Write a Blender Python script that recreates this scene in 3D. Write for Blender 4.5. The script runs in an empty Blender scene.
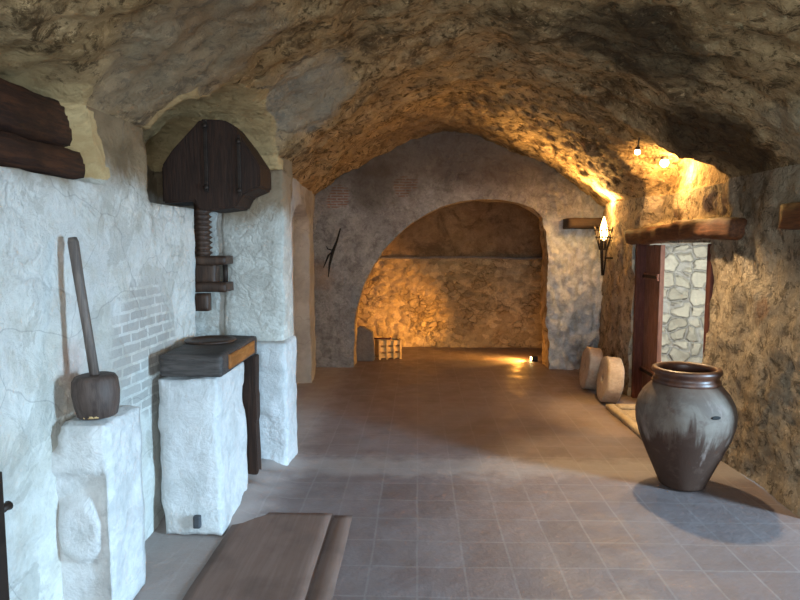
import bpy, bmesh, math, random
import numpy as np
from mathutils import Vector, noise, Matrix, Euler
random.seed(7)
C = bpy.context.scene.collection
PI = math.pi

# ------------------------------------------------------------------ materials
class G:
    """small helper to write node graphs"""
    def __init__(s, name):
        s.m = bpy.data.materials.new(name); s.m.use_nodes = True
        s.t = s.m.node_tree; s.n = s.t.nodes; s.n.clear()
        s.out = s.n.new('ShaderNodeOutputMaterial'); s.b = s.n.new('ShaderNodeBsdfPrincipled')
        s.t.links.new(s.b.outputs[0], s.out.inputs[0])
        s.co = s.n.new('ShaderNodeTexCoord').outputs['Object']
    def set(s, inp, v):
        if hasattr(v, 'is_linked') or isinstance(v, bpy.types.NodeSocket): s.t.links.new(v, inp)
        elif isinstance(v, (tuple, list)) and len(v) == 3 and inp.type == 'RGBA': inp.default_value = (*v, 1)
        else: inp.default_value = v
    def noise(s, scale, detail=4, rough=.6, co=None, dist=0, out=0):
        n = s.n.new('ShaderNodeTexNoise'); s.set(n.inputs['Vector'], co or s.co)
        n.inputs['Scale'].default_value = scale; n.inputs['Detail'].default_value = detail
        n.inputs['Roughness'].default_value = rough; n.inputs['Distortion'].default_value = dist
        return n.outputs[out]
    def math(s, op, a, b=0.0, c=0.0, clamp=False):
        n = s.n.new('ShaderNodeMath'); n.operation = op; n.use_clamp = clamp
        s.set(n.inputs[0], a); s.set(n.inputs[1], b); s.set(n.inputs[2], c); return n.outputs[0]
    def ramp(s, v, lo, hi, a=0.0, b=1.0):
        n = s.n.new('ShaderNodeMapRange'); n.interpolation_type = 'SMOOTHSTEP'
        for i, q in enumerate((v, lo, hi, a, b)): s.set(n.inputs[i], q)
        return n.outputs[0]
    def mix(s, f, a, b, mode='MIX'):
        n = s.n.new('ShaderNodeMix'); n.data_type = 'RGBA'; n.blend_type = mode
        s.set(n.inputs[0], f); s.set(n.inputs[6], a); s.set(n.inputs[7], b); return n.outputs[2]
    def vmath(s, op, a, b):
        n = s.n.new('ShaderNodeVectorMath'); n.operation = op
        s.set(n.inputs[0], a); s.set(n.inputs[1], b); return n.outputs['Value'] if op in ('DISTANCE', 'LENGTH') else n.outputs[0]
    def scale(s, v, vec): return s.vmath('MULTIPLY', v, vec)
    def warp(s, amt, scale, co=None):
        c = s.noise(scale, 3, .6, co, out=1)
        c = s.vmath('SUBTRACT', c, (.5, .5, .5)); c = s.vmath('MULTIPLY', c, (amt, amt, amt))
        return s.vmath('ADD', co or s.co, c)
    def voro(s, scale, co=None, feature='DISTANCE_TO_EDGE', rnd=1.0, out=0):
        n = s.n.new('ShaderNodeTexVoronoi'); n.feature = feature; s.set(n.inputs['Vector'], co or s.co)
        n.inputs['Scale'].default_value = scale; n.inputs['Randomness'].default_value = rnd; return n.outputs[out]
    def sep(s, v=None):
        n = s.n.new('ShaderNodeSeparateXYZ'); s.set(n.inputs[0], v or s.co); return n.outputs
    def comb(s, x, y, z):
        n = s.n.new('ShaderNodeCombineXYZ')
        for i, q in enumerate((x, y, z)): s.set(n.inputs[i], q)
        return n.outputs[0]
    def bump(s, h, strength=.5, dist=.02, prev=None):
        n = s.n.new('ShaderNodeBump'); n.inputs['Strength'].default_value = strength
        n.inputs['Distance'].default_value = dist; s.set(n.inputs['Height'], h)
        if prev: s.set(n.inputs['Normal'], prev)
        return n.outputs[0]
    def blob(s, center, r, soft=.5, co=None):
        d = s.vmath('DISTANCE', co or s.co, center)
        return s.ramp(d, r*(1-soft), r, 1.0, 0.0)
    def done(s, col, rough=.85, nrm=None, metal=0, spec=None):
        s.set(s.b.inputs['Base Color'], col); s.set(s.b.inputs['Roughness'], rough)
        s.b.inputs['Metallic'].default_value = metal
        if spec is not None: s.b.inputs['Specular IOR Level'].default_value = spec
        if nrm: s.set(s.b.inputs['Normal'], nrm)
        return s.m

def masonry(name, cols, scale=4.5, joint=(.0, .05), jointcol=None, jmix=.5, soot=None, sootscale=1.3, sootlo=.5, sootcol=(.03, .018, .01),
            bump=.6, squash=(1, 1, 1.6), cellvar=.35, extra=None, rough=.9, fine=1.0, jk=.75, vb=.5, ochre_mix=False, speck=0, allpatch=False, wa=1, rnd=1.0, flake=0):
    g = G(name)
    w = g.warp(.22*wa, 3.0); w = g.warp(.10*wa, 9, w)
    ws = g.scale(w, squash)
    edge = g.voro(scale, ws, rnd=rnd)
    cell = g.voro(scale, ws, 'F1', rnd, out=1)
    big = g.noise(1.1, 5, .65, dist=.4); mid = g.noise(5.5, 6, .7, dist=.6); fin = g.noise(34, 5, .7)
    c = g.mix(g.ramp(big, .36, .64), cols[0], cols[1])
    c = g.mix(g.ramp(mid, .42, .66, 0, .75), c, cols[2])
    cv = g.sep(cell)[0]
    c = g.mix(cellvar, c, g.mix(cv, g.scale(cols[0], (.5, .5, .5)) if False else tuple(v*.45 for v in cols[0]), tuple(min(1, v*1.35) for v in cols[1])))
    patch = g.ramp(g.noise(1.7, 5, .7, dist=.5), .47, .62)          # where the joints show
    if allpatch: patch = 1.0
    j = g.ramp(edge, joint[0], joint[1], 1.0, 0.0)
    jm = g.math('MULTIPLY', j, g.math('MULTIPLY', patch, jmix*jk))
    c = g.mix(jm, c, jointcol or tuple(v*.35 for v in cols[0]))
    if soot:
        sm = g.ramp(g.noise(sootscale, 7, .72, dist=.9), sootlo, sootlo+.13, 0, soot)
        c = g.mix(sm, c, sootcol)
    if speck:
        s1 = g.noise(11, 8, .78, dist=.7); s2 = g.noise(21, 7, .8, dist=.4)
        c = g.mix(g.ramp(s1, .50, .60, 0, speck), c, tuple(v*.28 for v in cols[2]))
        c = g.mix(g.ramp(s2, .55, .66, 0, speck*.8), c, tuple(min(1, v*1.5) for v in cols[1]))
    c = g.mix(g.ramp(fin, .35, .7, 0, .3*fine), c, tuple(v*.4 for v in cols[0]))
    if flake:
        fl = g.ramp(g.noise(2.4, 7, .62, dist=.5), .515, .53)
        c = g.mix(g.math('MULTIPLY', fl, flake), c, tuple(v*.72 for v in cols[2]))
    if extra: c = extra(g, c)
    if ochre_mix:
        a = g.n.new('ShaderNodeAttribute'); a.attribute_name = 'ochre_plaster'
        f = g.ramp(g.math('ADD', a.outputs['Fac'], g.math('MULTIPLY', g.math('SUBTRACT', fin, .5), .6)), .35, .65)
        c = g.mix(f, c, g.mix(g.ramp(mid, .4, .65), (.62, .44, .22), (.48, .32, .15)))
    h1 = g.ramp(edge, 0, .12)
    h = g.math('MULTIPLY', h1, g.math('ADD', .08, g.math('MULTIPLY', patch, .92)))
    nb = g.bump(h, bump*vb, .03)
    if flake: nb = g.bump(fl, -.8, .02, nb)
    nb = g.bump(g.noise(9, 8, .7, dist=.5), bump, .05, nb)
    nb = g.bump(fin, bump*.5, .012, nb)
    return g.done(c, rough, nb, spec=.2)

def stains(spots):
    def f(g, c):
        w = g.warp(.55, 2.6); w = g.warp(.16, 9, w)
        for ctr, r, col, amt in spots:
            c = g.mix(g.math('MULTIPLY', g.blob(ctr, r, .45, w), amt), c, col)
        return c
    return f

def bricks(g, c, ctr, r, col, axis='YZ', bs=(.2, .055)):
    """a patch where the bricks show through the plaster"""
    x, y, z = g.sep()
    v = g.comb(y if axis == 'YZ' else x, z, 0.0)
    n = g.n.new('ShaderNodeTexBrick'); g.set(n.inputs['Vector'], g.warp(.02, 8, v)); n.inputs['Scale'].default_value = 1
    n.inputs['Brick Width'].default_value = bs[0]; n.inputs['Row Height'].default_value = bs[1]; n.inputs['Mortar Size'].default_value = .008
    n.inputs['Color1'].default_value = (*col, 1); n.inputs['Color2'].default_value = (*[q*.75 for q in col], 1)
    g.t.links.new(c, n.inputs['Mortar'])
    m = g.blob(ctr, r, .25, g.warp(.3, 4))
    return g.mix(g.math('MULTIPLY', m, .75), c, n.outputs[0])

def M_left():
    def ex(g, c):
        z = g.math('ADD', g.sep()[2], g.math('MULTIPLY', g.math('SUBTRACT', g.noise(3, 4), .5), .5))
        up = g.ramp(z, 1.78, 1.98)
        c = g.mix(up, c, g.mix(g.ramp(g.noise(4, 4), .4, .65), (.29, .205, .12), (.20, .14, .08)))
        c = bricks(g, c, (-1.45, 3.3, 1.05), .42, (.50, .46, .42))
        y = g.sep()[1]
        c = g.mix(g.ramp(y, 4.9, 5.6, 0, .7), c, g.mix(g.ramp(g.noise(3, 4), .4, .6), (.50, .49, .47), (.36, .35, .34)))
        # hairline cracks
        k = g.voro(1.5, g.warp(.35, 1.8))
        c = g.mix(g.ramp(k, 0, .007, .3, 0), c, (.15, .13, .12))
        c = g.mix(g.math('MULTIPLY', g.blob((-1.5, 2.6, 1.1), .14, .7), .35), c, (.62, .40, .36))
        return c
    return masonry('whitewashed_wall', [(.72, .70, .66), (.78, .76, .70), (.60, .56, .48)], 4.2, (0, .05), (.30, .28, .26), .35, cellvar=.10, extra=ex, bump=.65, fine=.5, ochre_mix=True, flake=.4)

MAT = {}
MAT['left'] = M_left()
MAT['white_stone'] = masonry('limewashed_stone', [(.68, .68, .68), (.75, .75, .73), (.55, .56, .55)], 3, (0, .03), (.4, .4, .4), .15, cellvar=.05, bump=.5, fine=.6, flake=.25)
MAT['pier'] = masonry('limewashed_pier', [(.66, .63, .56), (.72, .70, .64), (.52, .47, .40)], 5, (0, .05), (.3, .27, .24), .3, cellvar=.12, bump=.5, flake=.3, extra=lambda g, c: g.mix(g.ramp(g.math('ADD', g.sep()[2], g.math('MULTIPLY', g.noise(4, 4), .4)), 1.88, 2.12, 0, .92), c, (.28, .19, .11)))
MAT['vault'] = masonry('sooty_vault_plaster', [(.45, .285, .125), (.60, .42, .22), (.28, .16, .06)], 6, (0, .06), (.09, .06, .035), .35,
    soot=.85, sootscale=1.6, sootlo=.51, sootcol=(.10, .055, .025), cellvar=.3, bump=1.2, ochre_mix=True, speck=.9,
    extra=stains([((1.9, 4.3, 2.2), .55, (.035, .02, .01), .85), ((-.85, 4.2, 2.66), .5, (.42, .38, .31), .6), ((-1.1, 3.0, 2.5), .6, (.34, .27, .19), .6),
                  ((1.3, 3.6, 2.8), .6, (.05, .035, .02), .7), ((0.3, 7.6, 3.0), 1.0, (.26, .17, .09), .55), ((2.2, 3.4, 2.1), .5, (.42, .34, .22), .6),
                  ((.4, 8.0, 2.9), .35, (.045, .02, .008), .5)]))
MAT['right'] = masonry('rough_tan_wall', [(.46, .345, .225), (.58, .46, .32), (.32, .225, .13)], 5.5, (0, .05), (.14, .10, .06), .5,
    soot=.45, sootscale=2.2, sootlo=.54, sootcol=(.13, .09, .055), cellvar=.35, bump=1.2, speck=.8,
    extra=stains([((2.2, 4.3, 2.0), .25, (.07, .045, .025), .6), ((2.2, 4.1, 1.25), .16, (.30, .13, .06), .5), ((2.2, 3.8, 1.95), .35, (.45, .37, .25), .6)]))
def ex_back(g, c):
    c = bricks(g, c, (-1.02, 8, 2.2), .16, (.32, .16, .10), 'XZ', (.16, .035))
    c = bricks(g, c, (-.15, 8, 2.35), .17, (.32, .16, .10), 'XZ', (.16, .035))
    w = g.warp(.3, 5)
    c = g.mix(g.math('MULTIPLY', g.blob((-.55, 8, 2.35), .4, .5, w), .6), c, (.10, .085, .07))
    x = g.sep()[0]
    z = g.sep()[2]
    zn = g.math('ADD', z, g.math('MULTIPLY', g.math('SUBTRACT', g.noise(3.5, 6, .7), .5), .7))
    c = g.mix(g.ramp(zn, 2.05, 2.55, 0, .75), c, (.085, .06, .042))  # darker towards the top: soot, with shade below the vault painted in
    wall = g.math('MULTIPLY', g.ramp(x, 1.5, 1.65), g.ramp(g.math('ADD', z, g.math('MULTIPLY', g.noise(4, 3), .4)), 2.25, 2.0))
    c = g.mix(g.math('MULTIPLY', wall, .85), c, g.mix(g.ramp(g.noise(8, 6, .75), .35, .65), (.46, .47, .48), (.84, .85, .86)))
    c = g.mix(g.math('MULTIPLY', g.blob((-1.3, 8, 1.2), .28, .6, g.scale(g.vmath('SUBTRACT', w, (-1.3, 8, 1.2)), (1, 1, .12)) if False else w), .4), c, (.42, .24, .12))
    return c
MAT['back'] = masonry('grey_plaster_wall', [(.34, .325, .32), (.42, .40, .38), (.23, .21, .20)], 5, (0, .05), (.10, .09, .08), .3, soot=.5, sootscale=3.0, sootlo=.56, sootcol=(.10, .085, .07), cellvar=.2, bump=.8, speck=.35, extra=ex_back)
MAT['chamber'] = masonry('ochre_rubble_wall', [(.46, .34, .18), (.55, .43, .26), (.33, .22, .11)], 6.5, (0, .08), (.20, .13, .06), .8, soot=.3, sootscale=2.0, sootlo=.55, sootcol=(.12, .07, .04), cellvar=.45, bump=.9, jk=1, vb=1)
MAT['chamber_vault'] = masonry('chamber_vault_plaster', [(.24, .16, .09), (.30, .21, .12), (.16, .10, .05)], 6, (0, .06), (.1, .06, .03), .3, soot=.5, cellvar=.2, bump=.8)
MAT['passage'] = masonry('pale_rubble_wall', [(.66, .60, .45), (.72, .67, .53), (.55, .50, .38)], 5.6, (.01, .09), (.56, .54, .49), .75, cellvar=.4, bump=.8, squash=(1, .3, 1.2), fine=.3, jk=1, vb=1.3, allpatch=True, wa=.3, rnd=.62)
MAT['millstone'] = masonry('granular_millstone', [(.50, .40, .32), (.56, .46, .37), (.40, .31, .24)], 3, (0, .01), (.3, .25, .2), .1, cellvar=.05, bump=.4)
MAT['curb'] = masonry('worn_curb_stone', [(.46, .36, .24), (.52, .42, .30), (.34, .26, .17)], 3, (0, .03), None, .2, cellvar=.05, bump=.4)
MAT['grey_stone'] = masonry('dark_grey_stone', [(.20, .175, .155), (.25, .22, .19), (.14, .12, .11)], 3, (0, .02), None, .1, cellvar=.05, bump=.4)
MAT['soffit'] = masonry('ochre_plaster', [(.52, .36, .15), (.56, .42, .20), (.40, .27, .11)], 3, (0, .02), None, .1, cellvar=.05, bump=.5)

def M_floor():
    g = G('terracotta_tiles')
    x, y, z = g.sep()
    w = g.warp(.018, 2.5)
    n = g.n.new('ShaderNodeTexBrick'); g.set(n.inputs['Vector'], w); n.inputs['Scale'].default_value = 1
    n.offset = 0.0
    n.inputs['Brick Width'].default_value = .235; n.inputs['Row Height'].default_value = .27; n.inputs['Mortar Size'].default_value = .007
    n.inputs['Mortar Smooth'].default_value = .4
    n.inputs['Color1'].default_value = (.195, .145, .138, 1); n.inputs['Color2'].default_value = (.162, .118, .11, 1)
    n.inputs['Mortar'].default_value = (.225, .185, .175, 1); n.inputs['Bias'].default_value = 0
    c = n.outputs[0]
    dust = g.ramp(g.noise(1.4, 6, .65, dist=.6), .40, .66, .05, .6)
    c = g.mix(dust, c, (.225, .19, .188))
    c = g.mix(g.ramp(g.noise(7, 6, .7), .45, .75, 0, .35), c, (.18, .125, .10))
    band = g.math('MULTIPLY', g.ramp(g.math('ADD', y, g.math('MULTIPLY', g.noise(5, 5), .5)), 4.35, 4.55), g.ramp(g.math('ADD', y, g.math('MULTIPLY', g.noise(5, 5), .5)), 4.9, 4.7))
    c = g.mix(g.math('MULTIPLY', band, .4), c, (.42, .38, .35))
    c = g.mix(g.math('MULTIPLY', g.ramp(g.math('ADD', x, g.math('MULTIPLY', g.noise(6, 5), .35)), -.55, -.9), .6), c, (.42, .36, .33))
    nb = g.bump(n.outputs[1], -.35, .006)
    nb = g.bump(g.noise(6, 8, .7), .35, .03, nb); nb = g.bump(g.noise(45, 4, .7), .25, .005, nb)
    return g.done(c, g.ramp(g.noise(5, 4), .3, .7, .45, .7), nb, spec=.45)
MAT['floor'] = M_floor()

def wood(name, a, b, grain=(1, 14, 14), rough=.7, bump=.4, nscale=5):
    g = G(name); v = g.scale(g.co, grain)
    n1 = g.noise(nscale, 6, .65, v, .6); n2 = g.noise(3, 4, .6)
    c = g.mix(g.ramp(n1, .35, .68), a, b)
    c = g.mix(g.ramp(n2, .45, .7, 0, .5), c, tuple(q*.5 for q in a))
    nb = g.bump(n1, bump, .01); nb = g.bump(n2, bump, .02, nb)
    return g.done(c, rough, nb, spec=.3)
MAT['beam_dark'] = wood('soot_dark_timber', (.024, .012, .008), (.05, .023, .014), (14, 14, 1))
MAT['beam_dark_h'] = wood('soot_dark_beam', (.022, .009, .006), (.07, .025, .011), (12, 1, 12))
MAT['lintel'] = wood('rusty_brown_lintel', (.085, .032, .014), (.17, .065, .026), (10, 1, 10))
MAT['lintel_x'] = wood('brown_beam', (.03, .018, .012), (.055, .032, .02), (1, 10, 10))
MAT['door'] = wood('reddish_plank', (.20, .085, .055), (.32, .16, .11), (12, 12, 1))
MAT['jamb'] = wood('dark_red_jamb', (.10, .03, .02), (.16, .055, .04), (12, 12, 1))
MAT['slab'] = wood('grey_press_timber', (.045, .038, .035), (.10, .085, .078), (1, 9, 9), .6)
MAT['orange'] = wood('bare_orange_wood', (.30, .10, .02), (.42, .16, .04), (8, 2, 8))
MAT['press_wood'] = wood('oiled_press_wood', (.04, .022, .015), (.085, .045, .028), (8, 8, 1), .45)
MAT['handle'] = wood('worn_handle', (.10, .08, .07), (.18, .14, .12), (10, 10, 1), .5)
MAT['mallet'] = wood('dark_mallet_wood', (.055, .036, .03), (.11, .078, .065), (7, 7, 1), .55)
MAT['pale_wood'] = wood('bare_wood', (.55, .36, .16), (.65, .45, .22), (8, 8, 1))
MAT['hatch'] = wood('dusty_hatch_board', (.17, .105, .08), (.20, .13, .105), (8, .4, 8), .75, .03)
MAT['crate'] = wood('ochre_crate_wood', (.50, .34, .14), (.62, .45, .22), (1, 8, 8))
def plain(name, col, rough=.5, metal=0, noise_=.2):
    g = G(name); n = g.noise(14, 4); c = g.mix(g.ramp(n, .4, .7), col, tuple(q*.6 for q in col))
    return g.done(c, rough, g.bump(n, .3, .005), metal)
MAT['iron'] = plain('rusty_black_iron', (.045, .032, .026), .55, .6)
MAT['black'] = plain('matt_black', (.02, .018, .017), .95)
MAT['hole'] = plain('dark_bluish_stone', (.07, .075, .085), .7)  # dark bluish grey for the small block in the pedestal
def emit(name, col, s):
    g = G(name); g.b.inputs['Emission Color'].default_value = (*col, 1); g.b.inputs['Emission Strength'].default_value = s
    return g.done(col, .5)
MAT['bulb'] = emit('glowing_bulb', (1, .72, .30), 30)
MAT['flame'] = emit('warm_flame_bulb', (1, .62, .2), 22)

def M_jar():
    g = G('aged_earthenware')
    x, y, z = g.sep()
    st = g.noise(7, 5, .65, g.scale(g.co, (1, 1, .12)), .3)
    n = g.noise(4, 6, .7, dist=.5)
    base = g.mix(g.ramp(n, .4, .65), (.13, .095, .075), (.20, .16, .13))
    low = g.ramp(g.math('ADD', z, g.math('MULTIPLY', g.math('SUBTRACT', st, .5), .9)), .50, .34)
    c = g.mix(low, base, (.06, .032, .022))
    drip = g.math('MULTIPLY', g.ramp(st, .56, .64), g.ramp(z, .05, .3))
    c = g.mix(g.math('MULTIPLY', drip, .6), c, (.24, .175, .15))
    c = g.mix(g.math('MULTIPLY', g.ramp(g.noise(9, 5), .55, .65), .5), c, (.10, .06, .045))
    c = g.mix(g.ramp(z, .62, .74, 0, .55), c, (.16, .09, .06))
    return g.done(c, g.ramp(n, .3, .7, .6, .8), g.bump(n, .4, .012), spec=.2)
MAT['jar'] = M_jar()
def M_glaze():
    g = G('glazed_brown_rim'); n = g.noise(12, 4)
    return g.done(g.mix(g.ramp(n, .4, .6), (.06, .022, .013), (.11, .04, .02)), .42, g.bump(n, .2, .006), spec=.6)
MAT['glaze'] = M_glaze()

# ------------------------------------------------------------------ geometry
def mesh(name, V, Fc, mat, parent=None, smooth=True, loc=(0, 0, 0)):
    me = bpy.data.meshes.new(name); me.from_pydata([tuple(v) for v in V], [], Fc); me.update()
    bm = bmesh.new(); bm.from_mesh(me); bmesh.ops.remove_doubles(bm, verts=bm.verts, dist=1e-5)
    loose = [v for v in bm.verts if not v.link_faces]; bmesh.ops.delete(bm, geom=loose, context='VERTS')
    bm.to_mesh(me); bm.free()
    me.materials.append(mat)
    if smooth: me.polygons.foreach_set('use_smooth', [True]*len(me.polygons))
    o = bpy.data.objects.new(name, me); C.objects.link(o); o.location = loc
    if parent: o.parent = parent
    return o
def structure(o): o['kind'] = 'structure'; return o
def tag(o, label, cat, group=None):
    o['label'] = label; o['category'] = cat
    if group: o['group'] = group
    return o
def thing(name, label, cat, loc=(0, 0, 0), rot=(0, 0, 0), group=None):
    o = bpy.data.objects.new(name, None); C.objects.link(o); o.location = loc; o.rotation_euler = rot
    o.empty_display_size = .05
    return tag(o, label, cat, group)

def fbm(p, oct=4):
    return noise.fractal(Vector(p), 1.0, 2.0, oct)
def sheet(us, vs, fn, skip=None):
    """grid from fn(u, v) -> point; skip(pts) drops a face"""
    V = [fn(u, v) for u in us for v in vs]; n = len(vs); Fc = []
    for i in range(len(us)-1):
        for j in range(n-1):
            f = (i*n+j, (i+1)*n+j, (i+1)*n+j+1, i*n+j+1)
            if skip:
                c = [sum(V[k][a] for k in f)/4 for a in range(3)]
                if skip(c, us[i], us[i+1], vs[j], vs[j+1]): continue
            Fc.append(f)
    return V, Fc
def lin(a, b, step, extra=()):
    n = max(2, int(round(abs(b-a)/step))+1); s = list(np.linspace(a, b, n))
    for e in extra: s += [e-.004, e+.004]
    return sorted(set(s), reverse=b < a)
def sm(a, b, x):
    t = min(1, max(0, (x-a)/(b-a))); return t*t*(3-2*t)
def interp(x, pts): return float(np.interp(x, [p[0] for p in pts], [p[1] for p in pts]))

def rough_box(name, lo, hi, mat, parent=None, step=.04, amp=.008, bev=.02, fn=None, freq=5, loc=(0, 0, 0)):
    """subdivided box with worn edges and an uneven face"""
    lo = Vector(lo); hi = Vector(hi); sz = hi-lo; ctr = (lo+hi)/2
    V = []; Fc = []
    for ax in range(3):
        a, b = [(1, 2), (2, 0), (0, 1)][ax]
        na = max(1, int(sz[a]/step)); nb = max(1, int(sz[b]/step))
        for side in (0, 1):
            base = len(V)
            for i in range(na+1):
                for j in range(nb+1):
                    p = Vector((0, 0, 0)); p[ax] = hi[ax] if side else lo[ax]
                    p[a] = lo[a]+sz[a]*i/na; p[b] = lo[b]+sz[b]*j/nb; V.append(p)
            for i in range(na):
                for j in range(nb):
                    k = base+i*(nb+1)+j; q = (k, k+nb+1, k+nb+2, k+1)
                    Fc.append(q if side else q[::-1])
    out = []
    for p in V:
        d = [min(p[k]-lo[k], hi[k]-p[k]) for k in range(3)]
        q = p.copy()
        close = sorted(d)
        if close[1] < bev:            # near an edge: pull in
            for k in range(3):
                if d[k] < bev: q[k] += (ctr[k]-p[k] > 0 and 1 or -1)*(bev-d[k])*.30*(1 if close[1] < bev else 0)
        wp = q+Vector(loc)
        n = noise.noise_vector(wp*freq)*amp + noise.noise_vector(wp*freq*3.1)*amp*.45
        q = q+n
        if fn: q = fn(q)
        out.append(q)
    return mesh(name, out, Fc, mat, parent, loc=loc)

def box(name, lo, hi, mat, parent=None, bev=.004, loc=(0, 0, 0), rot=None):
    bm = bmesh.new(); bmesh.ops.create_cube(bm, size=1)
    for v in bm.verts:
        v.co = Vector([lo[k]+(v.co[k]+.5)*(hi[k]-lo[k]) for k in range(3)])
    if bev: bmesh.ops.bevel(bm, geom=list(bm.edges), offset=bev, segments=2, profile=.6, affect='EDGES')
    me = bpy.data.meshes.new(name); bm.to_mesh(me); bm.free(); me.materials.append(mat)
    o = bpy.data.objects.new(name, me); C.objects.link(o); o.location = loc
    if rot: o.rotation_euler = rot
    if parent: o.parent = parent
    return o

def lathe(name, prof, mat, parent=None, seg=64, wob=0, loc=(0, 0, 0), cap=True):
    V = []; Fc = []; n = len(prof)
    for i in range(seg):
        a = 2*PI*i/seg
        for r, z in prof:
            rr = r*(1+wob*noise.noise(Vector((math.cos(a)*1.5, math.sin(a)*1.5, z*3))))
            V.append((rr*math.cos(a), rr*math.sin(a), z))
    for i in range(seg):
        k = (i+1) % seg
        for j in range(n-1): Fc.append((i*n+j, k*n+j, k*n+j+1, i*n+j+1))
    return mesh(name, V, Fc, mat, parent, loc=loc)

def tube(name, pts, rad, mat, parent=None, seg=10, loc=(0, 0, 0)):
    V = []; Fc = []; P = [Vector(p) for p in pts]
    if not isinstance(rad, (list, tuple)): rad = [rad]*len(P)
    up0 = Vector((.31, .17, .93))
    for i, p in enumerate(P):
        d = (P[min(i+1, len(P)-1)]-P[max(i-1, 0)]).normalized()
        u = d.cross(up0 if abs(d.dot(up0)) < .95 else Vector((1, 0, 0))).normalized(); w = d.cross(u)
        for k in range(seg):
            a = 2*PI*k/seg; V.append(p+(u*math.cos(a)+w*math.sin(a))*rad[i])
    for i in range(len(P)-1):
        for k in range(seg):
            Fc.append((i*seg+k, i*seg+(k+1) % seg, (i+1)*seg+(k+1) % seg, (i+1)*seg+k))
    Fc.append(tuple(range(seg))[::-1]); Fc.append(tuple((len(P)-1)*seg+k for k in range(seg)))
    return mesh(name, V, Fc, mat, parent, loc=loc)

def prism(name, poly, lo, hi, axis, mat, parent=None, bev=.006, loc=(0, 0, 0)):
    """polygon extruded along axis ('Y' : poly in XZ, 'X' : poly in YZ)"""
    bm = bmesh.new()
    P = [(a, lo, b) if axis == 'Y' else (lo, a, b) for a, b in poly]
    f = bm.faces.new([bm.verts.new(p) for p in P])
    r = bmesh.ops.extrude_face_region(bm, geom=[f]); d = hi-lo
    for e in r['geom']:
        if isinstance(e, bmesh.types.BMVert): e.co += Vector((0, d, 0) if axis == 'Y' else (d, 0, 0))
    bmesh.ops.recalc_face_normals(bm, faces=bm.faces)
    if bev: bmesh.ops.bevel(bm, geom=list(bm.edges), offset=bev, segments=2, affect='EDGES')
    me = bpy.data.meshes.new(name); bm.to_mesh(me); bm.free(); me.materials.append(mat)
    o = bpy.data.objects.new(name, me); C.objects.link(o); o.location = loc
    if parent: o.parent = parent
    return o

# ------------------------------------------------------------------ room shell
YB = 8.0          # plane of the far wall with the arch
Y0 = -1.6         # wall behind the viewer
def XL(y): return interp(y, [(-2, -1.55), (2.2, -1.5), (3.5, -1.46), (4.02, -1.44), (4.4, -.98), (4.70, -.96), (4.85, -1.12), (5.25, -1.16), (7.3, -1.24), (8.1, -1.36)])
def XR(y): return interp(y, [(-2, 2.3), (6.4, 2.25), (7.2, 2.22), (8.1, 2.36)])
PROF = [(0, 2.22), (.05, 2.38), (.11, 2.53), (.18, 2.69), (.25, 2.83), (.35, 2.96), (.44, 3.03), (.5, 3.02), (.6, 2.91), (.7, 2.77), (.8, 2.60), (.9, 2.36), (.96, 2.20), (1, 2.08)]
def vz(t):
    return (interp(t-.025, PROF)+interp(t, PROF)+interp(t+.025, PROF))/3 if .03 < t < .97 else interp(t, PROF)

# recess outlines (y, top z)
R1 = [(1.2, 1.9), (1.3, 2.15), (1.7, 2.32), (2.2, 2.32), (2.5, 2.30), (2.68, 2.24), (2.80, 2.1), (2.86, 1.9)]
R1W = [(a+(.07 if a > 2 else 0), b+.05) for a, b in R1]
R2 = [(3.40, 2.38), (3.7, 2.47), (3.95, 2.50), (4.1, 2.44), (4.25, 2.32), (4.40, 2.14)]
R3 = [(4.62, 1.85), (4.68, 2.1), (4.8, 2.32), (4.95, 2.43), (5.6, 2.47), (5.85, 2.38), (6.1, 2.15), (6.3, 1.85)]
def band(y, z, R, z0, e=.03):
    if y < R[0][0]-e or y > R[-1][0]+e: return 0
    t = interp(y, R)
    return sm(z0-e*.5, z0, z)*sm(t+e, t-e, z)*sm(R[0][0]-e, R[0][0], y)*sm(R[-1][0]+e, R[-1][0], y)
def left_dx(y, z):
    """how far the left side is carved (negative x)"""
    w = .03*noise.noise((y*3, z*3, 5))
    d = max(.32*band(y+w, z+w, R1, 1.9), 0)
    m = band(y, z+w, R2, 1.86)
    bay = sm(3.985, 4.0, y)*sm(4.42, 4.40, y)*(1 if z < 1.95 else 0)
    m = max(m, bay)
    tgt = -1.86
    if m > 0: d = max(d, m*(XL(y)-tgt))
    # blind arched niche beyond the pier
    if 5.75 < y < 7.15 and z < 2.1:
        t = (y-6.45)/.62
        if abs(t) < 1:
            top = 1.72+.28*math.sqrt(1-t*t)
            d = max(d, .16*sm(top+.02, top-.02, z)*sm(1, .96, abs(t)))
    return d
def right_dx(y, z, x=2.25):
    w = .05*noise.noise((y*3, z*3, 9))
    return (2.40-x)*band(y+w, z+w, R3, 1.80, .05)
def rough(p, k, seed=0):
    x, y, z = p
    return k*(.030*fbm((x*1.3+seed, y*1.3, z*1.3), 3)+.016*fbm((x*4.5, y*4.5+seed, z*4.5), 3)+.008*fbm((x*13, y*13, z*13+seed), 2))

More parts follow.
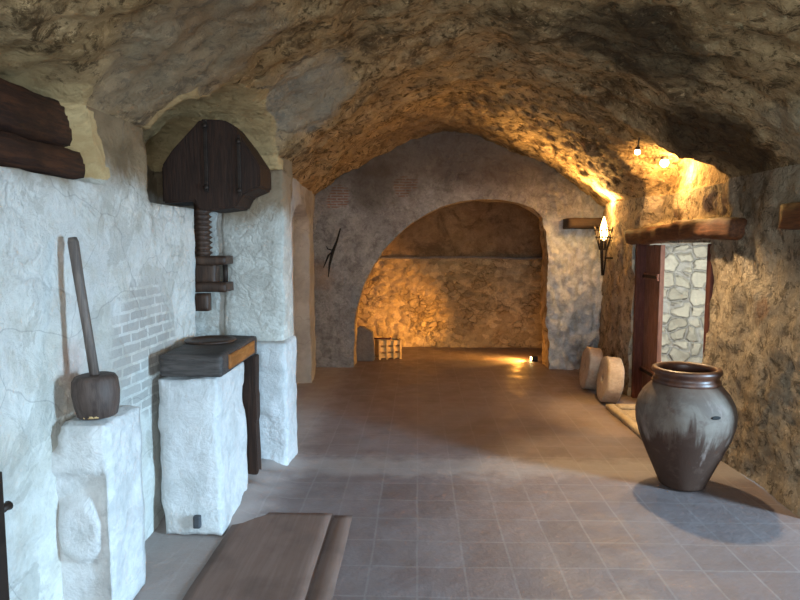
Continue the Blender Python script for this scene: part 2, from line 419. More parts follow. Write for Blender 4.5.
def left_fn(y, z):
    x = XL(y)
    k = .55 if z < 1.9 else .9
    r = rough((x, y, z), k, 2)
    return (x-left_dx(y, z)+r, y, z)
ysL = sorted(set(lin(Y0, 1.0, .12)+lin(1.0, YB+.12, .03, (2.84, 3.40, 3.99, 4.405, 5.83, 7.07))))
V, Fc = sheet(ysL, lin(0, 2.22, .03, (1.875,))+[2.22], left_fn)
OCH = {}
def okey(p): return (round(p[0], 4), round(p[1], 4), round(p[2], 4))
def och(p, y, z, x):
    if x < -.6 and z > 1.9 and 1.0 < y < 4.6:
        n1 = .05*noise.noise((y*6, z*6, 3))
        f = min(1, 2.5*band(y+n1, z+n1+(.07 if z > 2.2 else 0), R1W, 1.93, .04))
        tp = interp(y, R2)
        if z > 2.1 and 3.3 < y < 4.5: f = max(f, sm(tp-.17+n1, tp-.10+n1, z)*sm(tp+.10+n1, tp+.05+n1, z))
        if f > 0: OCH[okey(p)] = f
    return p
def ochre(o):
    at = o.data.attributes.new('ochre_plaster', 'FLOAT', 'POINT')
    for k, v in enumerate(o.data.vertices): at.data[k].value = OCH.get(okey(v.co), 0.0)
    return o
V, Fc = sheet(ysL, lin(0, 2.22, .03, (1.875,))+[2.22], lambda y, z: och(left_fn(y, z), y, z, -1.4))
structure(ochre(mesh('wall_left', V, Fc, MAT['left'])))

def vault_fn(y, t):
    xl, xr = XL(y), XR(y); x = xl+(xr-xl)*t; z = vz(t)
    # the vault rises and falls a little along its length
    z += .05*math.sin(y*1.1+.6)*math.sin(PI*t)
    if t < .45: x -= left_dx(y, z)
    if t > .7: x += right_dx(y, z, x)
    a = min(1, min(t, 1-t)*12+.3)
    r = rough((x, y, z), 2.1*a if 0 < t < 1 else .9, 4)
    if t in (0.0, 1.0): return (x+(rough((x, y, z), .9, 2) if t == 0 else -rough((x, y, z), 1.2, 6)), y, z)
    return (x*(1-.008*a*0)+r*(.5-t)*1.2, y, z-r)
# sheet seams share the wall's own line at z = 2.22 / 2.08
def vault_pt(y, t):
    if t < .3: x = XL(y)+(XR(y)-XL(y))*t; return och(left_fn(y, 2.22) if t == 0 else vault_fn(y, t), y, vz(t), x)
    if t == 1.0: return right_fn(y, 2.08)
    return vault_fn(y, t)
def right_fn(y, z):
    x = XR(y); r = rough((x, y, z), 1.3, 6)
    far = sm(6.6, 6.9, y)
    return (x+right_dx(y, z, x)-r, y, z)
ysC = sorted(set(lin(Y0, 1.0, .12)+lin(1.0, YB+.12, .03)))
V, Fc = sheet(ysC, [0.0]+lin(.006, .16, .0045)+lin(.165, .8, .0075)+lin(.806, .995, .0055)+[1.0], vault_pt)
structure(ochre(mesh('ceiling', V, [f[::-1] for f in Fc], MAT['vault'])))

D1 = (4.90, 6.55, 1.62)     # low doorway in the right wall
D0 = (1.2, 3.56, 1.68)      # doorway that lets the daylight in
def near(y, z, d): return d[0]-.001 < y < d[1]+.001 and z < d[2]+.001
def right_skip(c, y0, y1, z0, z1):
    ym, zm = (y0+y1)/2, (z0+z1)/2
    return near(ym, zm, D1) or near(ym, zm, D0)
ysR = sorted(set(lin(Y0, 1.0, .12)+lin(1.0, YB+.12, .03)+[D1[0], D1[1], D0[0], D0[1]]))
zsR = sorted(set(lin(0, 2.08, .03)+[D1[2], D0[2]]))
V, Fc = sheet(ysR, zsR, right_fn, right_skip)
structure(mesh('wall_right', V, [f[::-1] for f in Fc], MAT['right']))
# reveals of the two doorways (thickness of the wall)
def reveal(name, d, xo, mat, rub=0.0):
    V = []; Fc = []
    pth = [(d[0], z) for z in lin(0, d[2], .03)]+[(y, d[2]) for y in lin(d[0], d[1], .05)[1:]]+[(d[1], z) for z in lin(d[2], 0, .03)[1:]]
    xs = lin(0, 1, .03)
    for y, z in pth:
        x0 = right_fn(y, z)[0]
        for k, t in enumerate(xs):
            x = x0+(xo-x0)*t
            n = .02*noise.noise((y*5, z*5, t*3)) if k else 0; ny = n
            if rub and k and y == d[1]:
                e = noise.voronoi((x*5.5, 8.1, z*6.5))[0]; ny = -min(.035, (e[1]-e[0])*.16)*rub
            V.append((x, y+ny, z+(n if 0 < z and y not in (d[0], d[1]) else 0)))
    m = len(xs)
    for i in range(len(pth)-1):
        for j in range(m-1): Fc.append((i*m+j, i*m+j+1, (i+1)*m+j+1, (i+1)*m+j))
    return structure(mesh(name, V, Fc, mat))
reveal('trim_1', D1, 3.30, MAT['passage'], 1.0); reveal('trim_2', D0, 2.80, MAT['right'])
# passage seen through the low doorway: pale stone wall, its floor and a lid
def pass_fn(y, z):
    e = noise.voronoi((3.05, y*5.2, z*6.2), distance_metric='DISTANCE')[0]
    return (3.29-min(.04, (e[1]-e[0])*.16)+.008*fbm((1, y*8, z*8), 3), y, z)
V, Fc = sheet(lin(4.85, 6.6, .03), lin(-.02, 1.68, .03), pass_fn)
structure(mesh('wall_passage', V, [f[::-1] for f in Fc], MAT['passage']))

# far wall with the round-headed arch
ARCH = [(-.84, 0), (-.84, .25), (-.82, .55), (-.79, .8), (-.70, 1.08), (-.58, 1.34), (-.43, 1.55), (-.28, 1.71), (-.1, 1.87), (.08, 1.98), (.28, 2.08), (.53, 2.155),
        (.79, 2.18), (1.05, 2.175), (1.29, 2.13), (1.50, 2.05), (1.61, 1.95), (1.64, 1.7), (1.655, 1.3), (1.66, .8), (1.68, .4), (1.70, 0)]
def resample(P, n):
    d = [0]
    for a, b in zip(P, P[1:]): d.append(d[-1]+math.dist(a, b))
    t = np.linspace(0, d[-1], n)
    return list(zip(np.interp(t, d, [p[0] for p in P]), np.interp(t, d, [p[1] for p in P])))
A = resample(ARCH, 150)
A = [(x+.02*noise.noise((x*4, 3, z*4))*(1.5 if x > 1.45 else .7)*(1 if z > .02 else 0)+.015*(noise.noise((x*9, 7, z*11)) if x > 1.5 else 0), z) for x, z in A]
outer = resample([(-1.75, 0), (-1.75, 3.3), (2.75, 3.3), (2.75, 0)], 150)
# map by angle so that the strips do not cross
cx, cz = .42, .6
def hit(ax, az):
    dx, dz = ax-cx, az-cz
    ts = []
    if dx > 0: ts.append((2.75-cx)/dx)
    if dx < 0: ts.append((-1.75-cx)/dx)
    if dz > 0: ts.append((3.3-cz)/dz)
    if dz < 0: ts.append((0-cz)/dz)
    t = min(t for t in ts if t > 0); return (cx+dx*t, cz+dz*t)
OUT = [(-1.75, z) if False else hit(x, z) for x, z in A]
OUT = [(o[0] if a[1] > .55 else (-1.75 if a[0] < 0 else 2.75), o[1] if a[1] > .62 else a[1]) for o, a in zip(OUT, A)]
V = []; Fc = []; K = 48
for (ax, az), (ox, oz) in zip(A, OUT):
    for k in range(K+1):
        t = k/K; x = ax+(ox-ax)*t; z = az+(oz-az)*t
        r = rough((x, YB, z), 1.0 if x < 1.5 else 2.4, 11)
        if x > 1.5: # rubble
            e = noise.voronoi((x*7, 3.3, z*10))[0]; r += min(.07, (e[1]-e[0])*.24)*sm(1.5, 1.7, x)
        V.append((x, YB-r, z))
for i in range(len(A)-1):
    for k in range(K): Fc.append((i*(K+1)+k, i*(K+1)+k+1, (i+1)*(K+1)+k+1, (i+1)*(K+1)+k))
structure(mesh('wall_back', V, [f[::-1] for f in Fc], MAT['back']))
V = []; Fc = []; K = 8; TH = .34
for x, z in A:
    y0 = YB-rough((x, YB, z), 1.0 if x < 1.5 else 2.4, 11)
    for k in range(K+1):
        n = .02*noise.noise((x*5, k*.7, z*5)) if k else 0
        V.append((x+n*(1 if k else 0), y0+(YB+TH-y0)*k/K, z+(n if z > .02 else 0)))
for i in range(len(A)-1):
    for k in range(K): Fc.append((i*(K+1)+k, i*(K+1)+k+1, (i+1)*(K+1)+k+1, (i+1)*(K+1)+k))
structure(mesh('trim_3', V, Fc, MAT['chamber']))

# inner chamber behind the arch
YF = 9.55
def far_fn(x, s):
    # s runs up the far wall to the ledge, then over the vault towards the viewer
    if s <= 1.40:
        y, z = YF, s
        e = noise.voronoi((x*6.5, 1.3, z*9))[0]
        r = min(.035, (e[1]-e[0])*.10)+.02*fbm((x*2, 2, z*2), 3)
        return (x, y-r, z)
    a = (s-1.40)/1.0
    a = min(1, a); ang = a*PI/2
    y = YF-.03-(YF-YB-.25)*(1-math.cos(ang)); z = 1.42+.95*math.sin(ang)
    r = rough((x, y, z), 1.4, 21)
    return (x, y-r*.5, z-r)
V, Fc = sheet(lin(-1.15, 2.6, .03), lin(-.02, 1.40, .028)+lin(1.402, 2.4, .03), far_fn)
o = mesh('wall_chamber', V, Fc, MAT['chamber']); structure(o)
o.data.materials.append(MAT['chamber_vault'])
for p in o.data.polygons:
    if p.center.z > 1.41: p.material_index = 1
for nm, x in (('wall_chamber_left', -1.02), ('wall_chamber_right', 2.5)):
    def sf(y, z, x=x): return (x+rough((x, y, z), 1.2, 3), y, z)
    V, Fc = sheet(lin(YB+.30, YF+.05, .05), lin(-.02, 2.5, .05), sf)
    structure(mesh(nm, V, Fc, MAT['chamber']))
# ledge where wall and vault meet
V, Fc = sheet(lin(-1.0, 2.5, .04), list(range(5)), lambda x, k: (x, YF-.0-[.0, .055, .06, .055, .0][k]-.01*noise.noise((x*6, 0, 0)), 1.385+[0, .002, .018, .035, .037][k]+.012*noise.noise((x*3, 4, 0))+.02*noise.noise((x*.8, 1, 0))))
structure(mesh('trim_4', V, Fc, MAT['grey_stone']))

# wall behind the viewer with a wide opening
V = []
def front_piece(name, lo, hi): return structure(box(name, lo, hi, MAT['right'], bev=0))
front_piece('wall_front', (-1.8, Y0-.3, 0), (-.9, Y0, 3.4))
front_piece('wall_front', (1.9, Y0-.3, 0), (2.8, Y0, 3.4))
front_piece('wall_front', (-.9, Y0-.3, 2.3), (1.9, Y0, 3.4))

# floor
def floor_fn(x, y):
    z = .006*fbm((x*1.4, y*1.4, 1), 3)+.002*fbm((x*9, y*9, 4), 2)
    if -1.6 < x < -.5 and 3.2 < y < 4.9:      # mortar heaped against the press base
        z += .10*sm(-.78, -1.15, x+.05*noise.noise((y*4, 1, 1)))*sm(3.3, 3.6, y)*sm(4.9, 4.2, y)*(.75+.5*noise.noise((x*9, y*9, 0)))
    z += .02*sm(8.4, 9.4, y)
    return (x, y, z)
V, Fc = sheet(lin(-2.0, 3.3, .05), lin(Y0-.3, 9.7, .05), floor_fn)
structure(mesh('floor', V, Fc, MAT['floor']))

# ------------------------------------------------------------------ left side: the press
# pier beside the press with its wider foot
def pier_fn(q):
    if q.z < .0: q.z = 0
    return q
structure(rough_box('wall_pier', (-1.40, 4.38, .85), (-.945, 4.70, 2.14), MAT['pier'], amp=.012, bev=.04, step=.03))
structure(rough_box('wall_pier_foot', (-1.42, 4.27, -.02), (-.92, 4.64, .92), MAT['white_stone'], amp=.012, bev=.03, step=.03,
    fn=lambda q: q+Vector((0, -.018 if (.74 < q.z < .86 and q.x > -1.12) or (.40 < q.z < .52 and q.x < -1.0) else 0, 0))))
structure(rough_box('wall_bay', (-1.9, 4.45, 0), (-1.36, 4.9, 1.92), MAT['grey_stone'] if False else MAT['pier'], amp=.01))

# stone block with a carved step, far left
def block1(q):
    q = q.copy()
    if q.y < 2.6:
        if q.z < .66 and q.x < -1.27:
            q.y += .035*sm(.67, .64, q.z)*sm(-1.27, -1.30, q.x)
            dx = (q.x+1.40)/.11; dz = (q.z-.42)/.16
            q.y -= .03*sm(1.0, .7, math.hypot(dx, dz))
        if q.z > .76 and q.x < -1.46: q.y += .05; q.z -= .06*sm(.8, .9, q.z)
    if q.z > .8: q.z -= .03*sm(-1.45, -1.6, q.x)
    return q
t = thing('stone_block', 'whitewashed stone block with carved steps under the wooden mallet', 'stone block', (-1.4, 2.55, 0))
rough_box('block_body', (-.24, -.13, 0), (.135, .22, .875), MAT['white_stone'], t, amp=.010, bev=.035, step=.02, loc=(0, 0, 0),
    fn=lambda q: block1(q+Vector((-1.4, 2.55, 0)))-Vector((-1.4, 2.55, 0)))

# second pedestal under the press bed
t = thing('stone_pedestal', 'whitewashed stone pedestal carrying the heavy dark press bed', 'pedestal', (-1.28, 3.6, 0))
rough_box('pedestal_body', (-.15, -.30, 0), (.188, .27, .875), MAT['white_stone'], t, amp=.012, bev=.035, step=.025,
    fn=lambda q: q+Vector((.03*sm(.2, .0, q.z)-.012*sm(.55, .6, q.z)*sm(.75, .7, q.z), -.05*sm(.22, .0, q.z), 0)))
box('dark_block_for_hole', (.055, -.375, .055), (.095, -.34, .125), MAT['hole'], t, bev=.01)  # solid dark block set in place of a dark hole

t = thing('press_bed', 'thick dark timber press bed lying on the stone pedestal', 'press bed', (-1.25, 3.63, .889))
rough_box('bed_block', (-.15, -.37, 0), (.20, .36, .125), MAT['slab'], t, amp=.006, bev=.02, step=.02)
rough_box('side_plate', (.192, -.26, .022), (.212, .26, .105), MAT['orange'], t, amp=.003, bev=.008, step=.015)['label'] = 'bare orange wood on the side'
lathe('round_plate', [(0, .0), (.15, .0), (.155, .008), (.15, .016), (.12, .018), (.11, .012), (0, .012)], MAT['press_wood'], t, 40, loc=(-.02, .10, .122))

# notched post behind the pedestal
V = []; prof = []
t = thing('notched_post', 'dark notched wooden post standing behind the stone pedestal', 'post', (-1.12, 4.05, 0))
poly = [(-.05, .06)]
for k in range(5):
    z = .12+k*.15
    poly += [(-.05, z), (-.085, z+.03), (-.085, z+.085), (-.05, z+.115)]
poly += [(-.05, .87), (.05, .87), (.045, .62), (.05, .60), (.05, .44), (.042, .42), (.05, .20), (.05, .06)]
prism('post_body', poly, -.05, .06, 'Y', MAT['beam_dark'], t)

V3 = lambda *a: Vector(a)
# big timber head of the press, screw and nut
t = thing('wine_press', 'huge dark many-sided timber press head with iron straps and a ribbed screw in the recess', 'wine press', (-1.31, 4.02, 1.80))
poly = [(-.35, .07), (-.35, .31), (-.28, .41), (-.09, .605), (.06, .60), (.12, .57), (.29, .31), (.29, .17), (.17, .12), (.13, .04), (-.05, .02), (-.12, .03), (-.14, .08)]
prism('head_timber', poly, 0, .32, 'Y', MAT['beam_dark'], t, .012)
for x, z0, z1 in ((-.055, .14, .60), (.16, .12, .50)):
    s = box('iron_strap', (x-.012, -.014, z0), (x+.012, .0, z1), MAT['iron'], t, .003)
    for z in (z0+.03, z1-.04):
        lathe('bolt_head', [(0, -.001), (.018, 0), (.018, .012), (.012, .018), (0, .019)], MAT['iron'], s, 12, loc=(x, -.012, z)).rotation_euler = (PI/2, 0, 0)
prof = [(0, .30)]
k = 0; z = .34
while z < .68:
    prof += [(.048, z), (.068, z+.014), (.048, z+.028)]; z += .034
prof += [(.05, .72), (0, .72)]
o1 = V3(-.12, .07, -.64); scr = lathe('screw', prof, MAT['press_wood'], t, 32, loc=o1)
rough_box('screw_tail', (-.06, -.04, 0), (.04, .04, .12), MAT['press_wood'], t, loc=o1, amp=.003, step=.02, bev=.01)
o2 = V3(-.105, .07, -.52)
rough_box('upper_collar', (-.09, -.09, .19), (.165, .09, .25), MAT['press_wood'], t, loc=o2, amp=.004, step=.02, bev=.012)
rough_box('lower_collar', (-.09, -.09, .01), (.165, .09, .075), MAT['press_wood'], t, loc=o2, amp=.004, step=.02, bev=.012)
rough_box('nut_core', (-.08, -.05, .06), (.085, .06, .20), MAT['press_wood'], t, loc=o2, amp=.004, step=.02, bev=.012)
tube('pin', [(.135, 0, .07), (.135, 0, .20)], .016, MAT['iron'], t, loc=o2)

# old beam lying in the upper recess at the far left
t = thing('recess_beam', 'dark soot-stained timber beam filling the arched recess above the whitewashed wall', 'beam', (-1.72, 2.1, 1.90))
rough_box('beam_lower', (-.12, -.85, 0), (.185, .79, .125), MAT['beam_dark_h'], t, amp=.010, bev=.02)
rough_box('beam_upper', (-.12, -.85, .13), (.155, .79, .34), MAT['beam_dark_h'], t, amp=.014, bev=.04)

# mallet
hd = Vector((-1.345, 2.52, .884))
t = thing('wooden_mallet', 'dark round-headed wooden mallet standing on the whitewashed stone block, handle up', 'mallet', hd, (0, math.radians(-2), 0))
lathe('mallet_head', [(0, 0), (.070, 0), (.078, .006), (.088, .05), (.093, .10), (.088, .155), (.078, .172), (.06, .178), (.035, .176), (0, .176)], MAT['mallet'], t, 40, .02)
for a in (-1.9, -1.45, -1.2):
    s = rough_box('worn_chip', (-.013, -.004, .004), (.013, .004, .03+.006*math.sin(a*9)), MAT['pale_wood'], t, amp=.002, step=.008, bev=.006)
    s.location = (.078*math.cos(a), .078*math.sin(a), 0); s.rotation_euler = (0, 0, a+PI/2)
tube('handle', [(0, 0, .16), (-.018, .005, .35), (-.04, .012, .55), (-.058, .02, .73), (-.060, .02, .75)], [.020, .019, .020, .022, .016], MAT['handle'], t, 16)

# dark post at the left edge of the view
t = thing('iron_post', 'dark iron post with a small latch peg at the foot of the whitewashed wall', 'post', (-1.43, 1.965, 0))
box('post_bar', (-.035, -.03, 0), (.03, .03, .84), MAT['iron'], t, .006)
lathe('latch_peg', [(0, 0), (.016, 0), (.013, .03), (.017, .045), (0, .05)], MAT['iron'], t, 12, loc=(.012, .03, .70)).rotation_euler = (-PI/2, 0, 0)

# forked stick / old sickle on the far wall
t = thing('forked_stick', 'dark forked branch hanging on the grey far wall left of the arch', 'branch', (-1.12, 7.93, 1.13))
tube('main_stem', [(.13, 0, .68), (.085, -.01, .52), (.03, -.02, .38), (-.01, -.02, .22), (-.03, -.01, .06)], [.008, .014, .022, .014, .005], MAT['black'], t)
tube('side_prong', [(.05, -.02, .42), (-.02, -.03, .34), (-.09, -.02, .18)], [.016, .014, .005], MAT['black'], t)
tube('side_twig', [(.04, -.02, .40), (-.03, -.03, .42), (-.05, -.03, .455)], [.009, .008, .004], MAT['black'], t)

# ------------------------------------------------------------------ right side
# timber lintel over the low doorway
t = thing('door_lintel', 'rough reddish-brown timber lintel over the low doorway', 'lintel', (2.25, 4.36, 1.63))
rough_box('lintel_beam', (-.10, 0, .0), (.12, 2.22, .15), MAT['lintel'], t, amp=.018, bev=.04, step=.04,
    fn=lambda q: q+Vector((0, 0, .02*math.sin(q.y*2.2))))
# frame and leaf
t = thing('plank_door', 'reddish plank door leaf standing closed in the far half of the low doorway', 'door', (2.36, 6.07, .03))
for k in range(3):
    box('plank', (-.02, .0+k*.128, 0), (.025, .126+k*.128, 1.57), MAT['door'], t, .006)
for z in (.25, 1.22):
    box('door_batten', (-.04, .01, z), (-.02, .38, z+.07), MAT['door'], t, .006)
    box('iron_hinge', (-.048, .04, z+.02), (-.04, .38, z+.05), MAT['iron'], t, .002)
t = thing('door_jamb', 'slim dark red wooden jamb at the near side of the low doorway', 'door jamb', (2.33, 4.90, 0))
box('jamb_post', (-.06, -.02, 0), (.07, .055, 1.61), MAT['jamb'], t, .008)
t = thing('door_frame_post', 'dark red frame post at the hinge side of the low plank door', 'door jamb', (2.33, 6.475, 0))
box('post_timber', (-.08, -.018, 0), (.05, .03, 1.61), MAT['jamb'], t, .008)

# raised stone curb around the sill
t = thing('stone_curb', 'low worn stone curb framing the sill of the low doorway', 'curb', (2.05, 5.6, 0))
rough_box('curb_front', (-.21, -.85, 0), (-.12, .43, .055), MAT['curb'], t, amp=.008, bev=.02, step=.03)
rough_box('curb_end', (-.12, .31, 0), (.20, .43, .055), MAT['curb'], t, amp=.008, bev=.02, step=.03)
rough_box('sill_slab', (-.12, -.30, 0), (.25, -.02, .035), MAT['curb'], t, amp=.006, bev=.02, step=.03)
rough_box('sill_slab', (-.12, .0, 0), (.25, .30, .03), MAT['curb'], t, amp=.006, bev=.02, step=.03)

# lintel of the daylight doorway, its end shows
t = thing('near_lintel', 'dark end of a timber lintel set in the tan wall beside the jar', 'lintel', (2.24, .95, 1.69))
rough_box('lintel_end', (-.06, 0, 0), (.4, 2.92, .16), MAT['lintel'], t, amp=.012, bev=.03, step=.05)

# short beam at the far corner, under the vault foot
t = thing('corner_beam', 'short dark beam under the vault foot beside the wall torch', 'beam', (2.1, 7.9, 1.80))
rough_box('beam_end', (-.26, -.18, 0), (.30, .12, .135), MAT['lintel_x'], t, amp=.01, bev=.02, step=.03)

# millstones leaning on the wall
def millstone(label, loc, r, th, lean, yaw):
    t = thing('millstone', label, 'millstone', loc, (0, 0, yaw), 'millstones leaning on the right wall')
    prof = [(.03, -th/2), (r-.015, -th/2), (r-.004, -th/2+.008), (r, -th/2+.02), (r, th/2-.02), (r-.004, th/2-.008), (r-.015, th/2), (.03, th/2), (.03, -th/2)]
    V = []; Fc = []; seg = 64; P = []
    for (a, b) in zip(prof, prof[1:]):
        m = max(1, int(math.dist(a, b)/.03))
        for k in range(m): P.append((a[0]+(b[0]-a[0])*k/m, a[1]+(b[1]-a[1])*k/m))
    n = len(P)
    for i in range(seg):
        a = 2*PI*i/seg
        for q, w in P:
            p = Vector((w, q*math.cos(a), q*math.sin(a)+r)); p += noise.noise_vector(p*9+Vector(loc))*.006
            V.append(p)
    for i in range(seg):
        k = (i+1) % seg
        for j in range(n): Fc.append((i*n+j, i*n+(j+1) % n, k*n+(j+1) % n, k*n+j))
    o = mesh('stone_disc', V, Fc, MAT['millstone'], t); o.rotation_euler = (0, lean, 0)
    return t
millstone('nearer of the two pale millstones leaning on the right wall', (1.93, 6.28, 0), .235, .155, math.radians(7), math.radians(-4))
millstone('farther of the two pale millstones, half hidden behind the nearer one', (1.90, 6.86, 0), .235, .15, math.radians(7), math.radians(-3))

# the big jar
t = thing('storage_jar', 'large brown earthenware storage jar with glazed rim standing on the floor tiles', 'jar', (1.77, 4.08, 0.0)); t.scale = (.95, .95, .975)
outer_p = [(0, .004), (.135, .004), (.15, .012), (.165, .05), (.20, .13), (.25, .24), (.295, .35), (.322, .45), (.326, .52), (.312, .59), (.28, .65), (.24, .695), (.212, .72)]
pts = resample(outer_p, 60)
inner_p = [(.195, .72), (.225, .69), (.265, .645), (.295, .585), (.308, .52), (.304, .45), (.277, .35), (.232, .24), (.182, .13), (.14, .05), (0, .04)]
lathe('jar_body', pts+inner_p, MAT['jar'], t, 96, .02)
lathe('jar_rim', [(.197, .712), (.214, .712), (.222, .728), (.214, .745), (.205, .757), (.208, .772), (.222, .785), (.228, .80), (.222, .815), (.205, .822), (.188, .818), (.178, .80), (.182, .76), (.194, .72), (.197, .712)], MAT['glaze'], t, 96)
s = lathe('jar_mark', [(0, 0), (.020, 0), (.026, .002), (.020, .004), (0, .004)], MAT['black'], t, 24, loc=(.065, -.313, .555)); s.scale = (1.3, .45, 1); s.rotation_euler = (math.radians(80), 0, math.radians(12))

# ------------------------------------------------------------------ inner chamber things
t = thing('stone_stele', 'small grey round-topped stone standing inside the arch at its left foot', 'stone', (-.725, 8.50, .0))
poly = [(-.13, 0), (-.13, .42)]+[(-.13+.26*k/8 if k else -.13, .42+.06*math.sin(PI*min(1, k/8+.25))) for k in range(1, 8)]+[(.11, .36), (.12, .25), (.13, 0)]
prism('stele_body', poly, -.06, .08, 'Y', MAT['grey_stone'], t, .015)
t = thing('wooden_crate', 'small pale slatted crate standing in the chamber beside the grey stone', 'crate', (-.42, 8.66, .008), (0, 0, .30)); t.scale = (.85, .85, .9)
box('crate_floor', (-.19, -.10, .02), (.19, .14, .035), MAT['crate'], t, .003)
for z in (.02, .12, .22):
    box('front_slat', (-.19, -.125, z), (.19, -.11, z+.075), MAT['crate'], t, .003)
    box('back_slat', (-.19, .14, z), (.19, .155, z+.075), MAT['crate'], t, .003)
for x in (-.19, -.065, .055, .165):
    box('upright', (x, -.14, 0), (x+.03, -.125, .30), MAT['crate'], t, .003)
for x in (-.19, .175):
    box('end_panel', (x, -.11, .02), (x+.015, .14, .295), MAT['crate'], t, .003)
t = thing('short_stick', 'short dark stick lying on the crate against the grey stone', 'stick', (-.50, 8.60, .292))
tube('stick_shaft', [(-.13, .0, .0), (0, .0, .005), (.10, -.01, .0), (.125, -.01, .012)], [.012, .012, .011, .018], MAT['jamb'], t)

# lamps -------------------------------------------------------------------
def lamp_obj(name, kind, loc, energy, col, rot=(0, 0, 0), **kw):
    l = bpy.data.lights.new(name, kind); l.energy = energy; l.color = col
    for k, v in kw.items(): setattr(l, k, v)
    o = bpy.data.objects.new(name, l); C.objects.link(o); o.location = loc; o.rotation_euler = rot
    return o
def aim(o, target):
    d = Vector(target)-o.location; o.rotation_euler = d.to_track_quat('-Z', 'Y').to_euler(); return o
def bulb(label, loc, r, mat, arm):
    t = thing('spotlight', label, 'lamp', loc)
    lathe('lamp_bulb', [(0, -r)]+[(r*math.cos(a), r*math.sin(a)) for a in np.linspace(-1.4, 1.4, 9)]+[(0, r)], mat, t, 20)
    lathe('lamp_socket', [(0, r*.7), (r*.75, r*.7), (r*.8, r*1.6), (r*.5, r*2.0), (0, r*2)], MAT['iron'], t, 16)
    tube('bracket', [(0, 0, r*1.8), (arm[0]*.5, 0, r*1.8+arm[1]*.7), (arm[0], 0, r*1.8+arm[1])], .006, MAT['iron'], t, 8)
    return t
WARM = (1.0, .60, .20)
bulb('small glowing bulb at the lip of the recess above the doorway, the upper one', (1.74, 5.06, 2.335), .022, MAT['bulb'], (.02, .10))
bulb('small glowing bulb deeper in the recess above the doorway, the lower brighter one', (2.24, 5.80, 2.345), .038, MAT['bulb'], (.16, .02))
aim(lamp_obj('recess_lamp_light', 'POINT', (2.27, 5.66, 2.27), 42, WARM, shadow_soft_size=.03), (2.2, 5.4, 1))
aim(lamp_obj('recess_down_light', 'SPOT', (1.76, 5.02, 2.28), 150, (1, .74, .42), shadow_soft_size=.04, spot_size=math.radians(75), spot_blend=.5), (1.80, 4.0, .1))
aim(lamp_obj('curb_light', 'SPOT', (1.76, 5.10, 2.28), 230, WARM, shadow_soft_size=.04, spot_size=math.radians(40), spot_blend=.9), (1.86, 5.80, 0))
# iron torch on the wall
t = thing('wall_torch', 'black iron basket torch glowing on the right wall near the far corner', 'torch', (2.13, 7.22, 1.25))
for a in (0, 2.1, 4.2):
    tube('torch_rod', [(.01*math.cos(a), .01*math.sin(a), 0), (.04*math.cos(a), .04*math.sin(a), .32), (.10*math.cos(a), .10*math.sin(a), .52)], .009, MAT['iron'], t, 8)
for z, r in ((.30, .045), (.44, .085), (.52, .105)):
    tube('basket_ring', [(r*math.cos(k*PI/12), r*math.sin(k*PI/12), z) for k in range(25)], .008, MAT['iron'], t, 8)
for k in range(8):
    a = k*PI/4
    tube('basket_bar', [(.045*math.cos(a), .045*math.sin(a), .30), (.11*math.cos(a), .11*math.sin(a), .56)], .006, MAT['iron'], t, 6)
tube('wall_bracket', [(.02, 0, .2), (.12, .02, .2)], .010, MAT['iron'], t, 8)
lathe('flame_bulb', [(0, .40), (.03, .42), (.045, .47), (.04, .54), (.02, .62), (0, .68)], MAT['flame'], t, 20)
lamp_obj('torch_light', 'POINT', (2.08, 7.22, 2.0), 12, WARM, shadow_soft_size=.04)
aim(lamp_obj('torch_uplight', 'SPOT', (2.04, 7.20, 1.96), 170, WARM, shadow_soft_size=.05, spot_size=math.radians(125), spot_blend=.5), (2.02, 7.0, 2.9))
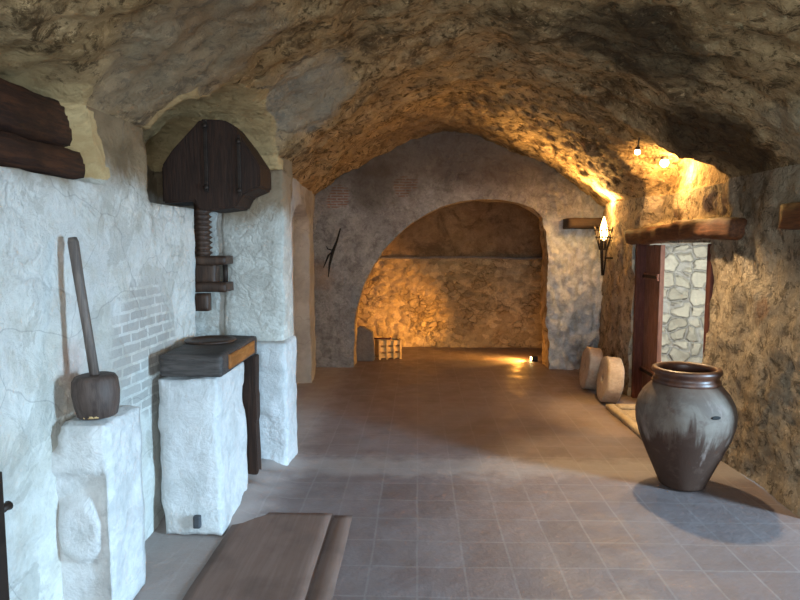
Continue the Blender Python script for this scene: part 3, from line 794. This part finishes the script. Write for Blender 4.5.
# floor lamp in the chamber
t = thing('floor_spotlight', 'small bright spotlight lying on the floor at the right foot of the arch', 'lamp', (1.58, 8.50, 0.005))
box('lamp_housing', (-.01, -.04, 0), (.07, .04, .07), MAT['iron'], t, .006)
lathe('lamp_lens', [(0, 0), (.026, 0), (.022, .012), (0, .016)], MAT['bulb'], t, 20, loc=(-.012, 0, .035)).rotation_euler = (0, -PI/2, 0)
aim(lamp_obj('chamber_light', 'SPOT', (1.54, 8.50, .07), 420, (1, .42, .055), shadow_soft_size=.03, spot_size=math.radians(58), spot_blend=.9), (-1.0, 9.3, .75))
lamp_obj('chamber_glow', 'POINT', (1.40, 8.62, .12), 9, (1, .40, .06), shadow_soft_size=.03)
aim(lamp_obj('chamber_floor_light', 'SPOT', (1.54, 8.50, .14), 60, (1, .50, .10), shadow_soft_size=.02, spot_size=math.radians(100), spot_blend=.7), (1.0, 8.6, -.1))

# flush wooden hatch in the floor, lower left
t = thing('floor_hatch', 'dusty brown floor hatch of a wide and a narrow board at the lower left', 'hatch', (-.78, 2.85, 0))
rough_box('hatch_board', (-.28, -.9, -.01), (.275, .70, .014), MAT['hatch'], t, amp=.003, bev=.01, step=.05)
rough_box('hatch_board', (.287, -.9, -.01), (.40, .68, .012), MAT['hatch'], t, amp=.003, bev=.01, step=.05)

# ------------------------------------------------------------------ daylight
DAY = (.46, .74, 1.0)
aim(lamp_obj('side_daylight', 'AREA', (5.4, .95, 1.75), 730, DAY, shape='RECTANGLE', size=.7, size_y=2.0), (-1.2, 3.2, .8))
aim(lamp_obj('rear_daylight', 'AREA', (.5, Y0-.5, 1.7), 150, (.74, .89, 1.0), shape='RECTANGLE', size=2.4, size_y=1.5), (.6, 6, 1.2))
aim(lamp_obj('passage_daylight', 'AREA', (2.95, 5.15, 1.2), 17, (.88, .95, 1), shape='RECTANGLE', size=.4, size_y=.7), (2.85, 6.55, .85))
w = bpy.data.worlds.new('World'); bpy.context.scene.world = w; w.use_nodes = True
w.node_tree.nodes['Background'].inputs[0].default_value = (.55, .75, 1, 1); w.node_tree.nodes['Background'].inputs[1].default_value = .35

# ------------------------------------------------------------------ camera
cam = bpy.data.cameras.new('camera'); co = bpy.data.objects.new('camera', cam); C.objects.link(co)
cam.sensor_width = 36; cam.lens = 620/800*36; cam.clip_start = .05
co.location = (0, 0, 1.6); co.rotation_euler = (math.radians(90-5.07), 0, math.radians(1.66))
S = bpy.context.scene; S.camera = co
S.view_settings.view_transform = 'Standard'; S.view_settings.look = 'None'; S.view_settings.gamma = 1
S.view_settings.use_curve_mapping = False; S.view_settings.exposure = 0.2
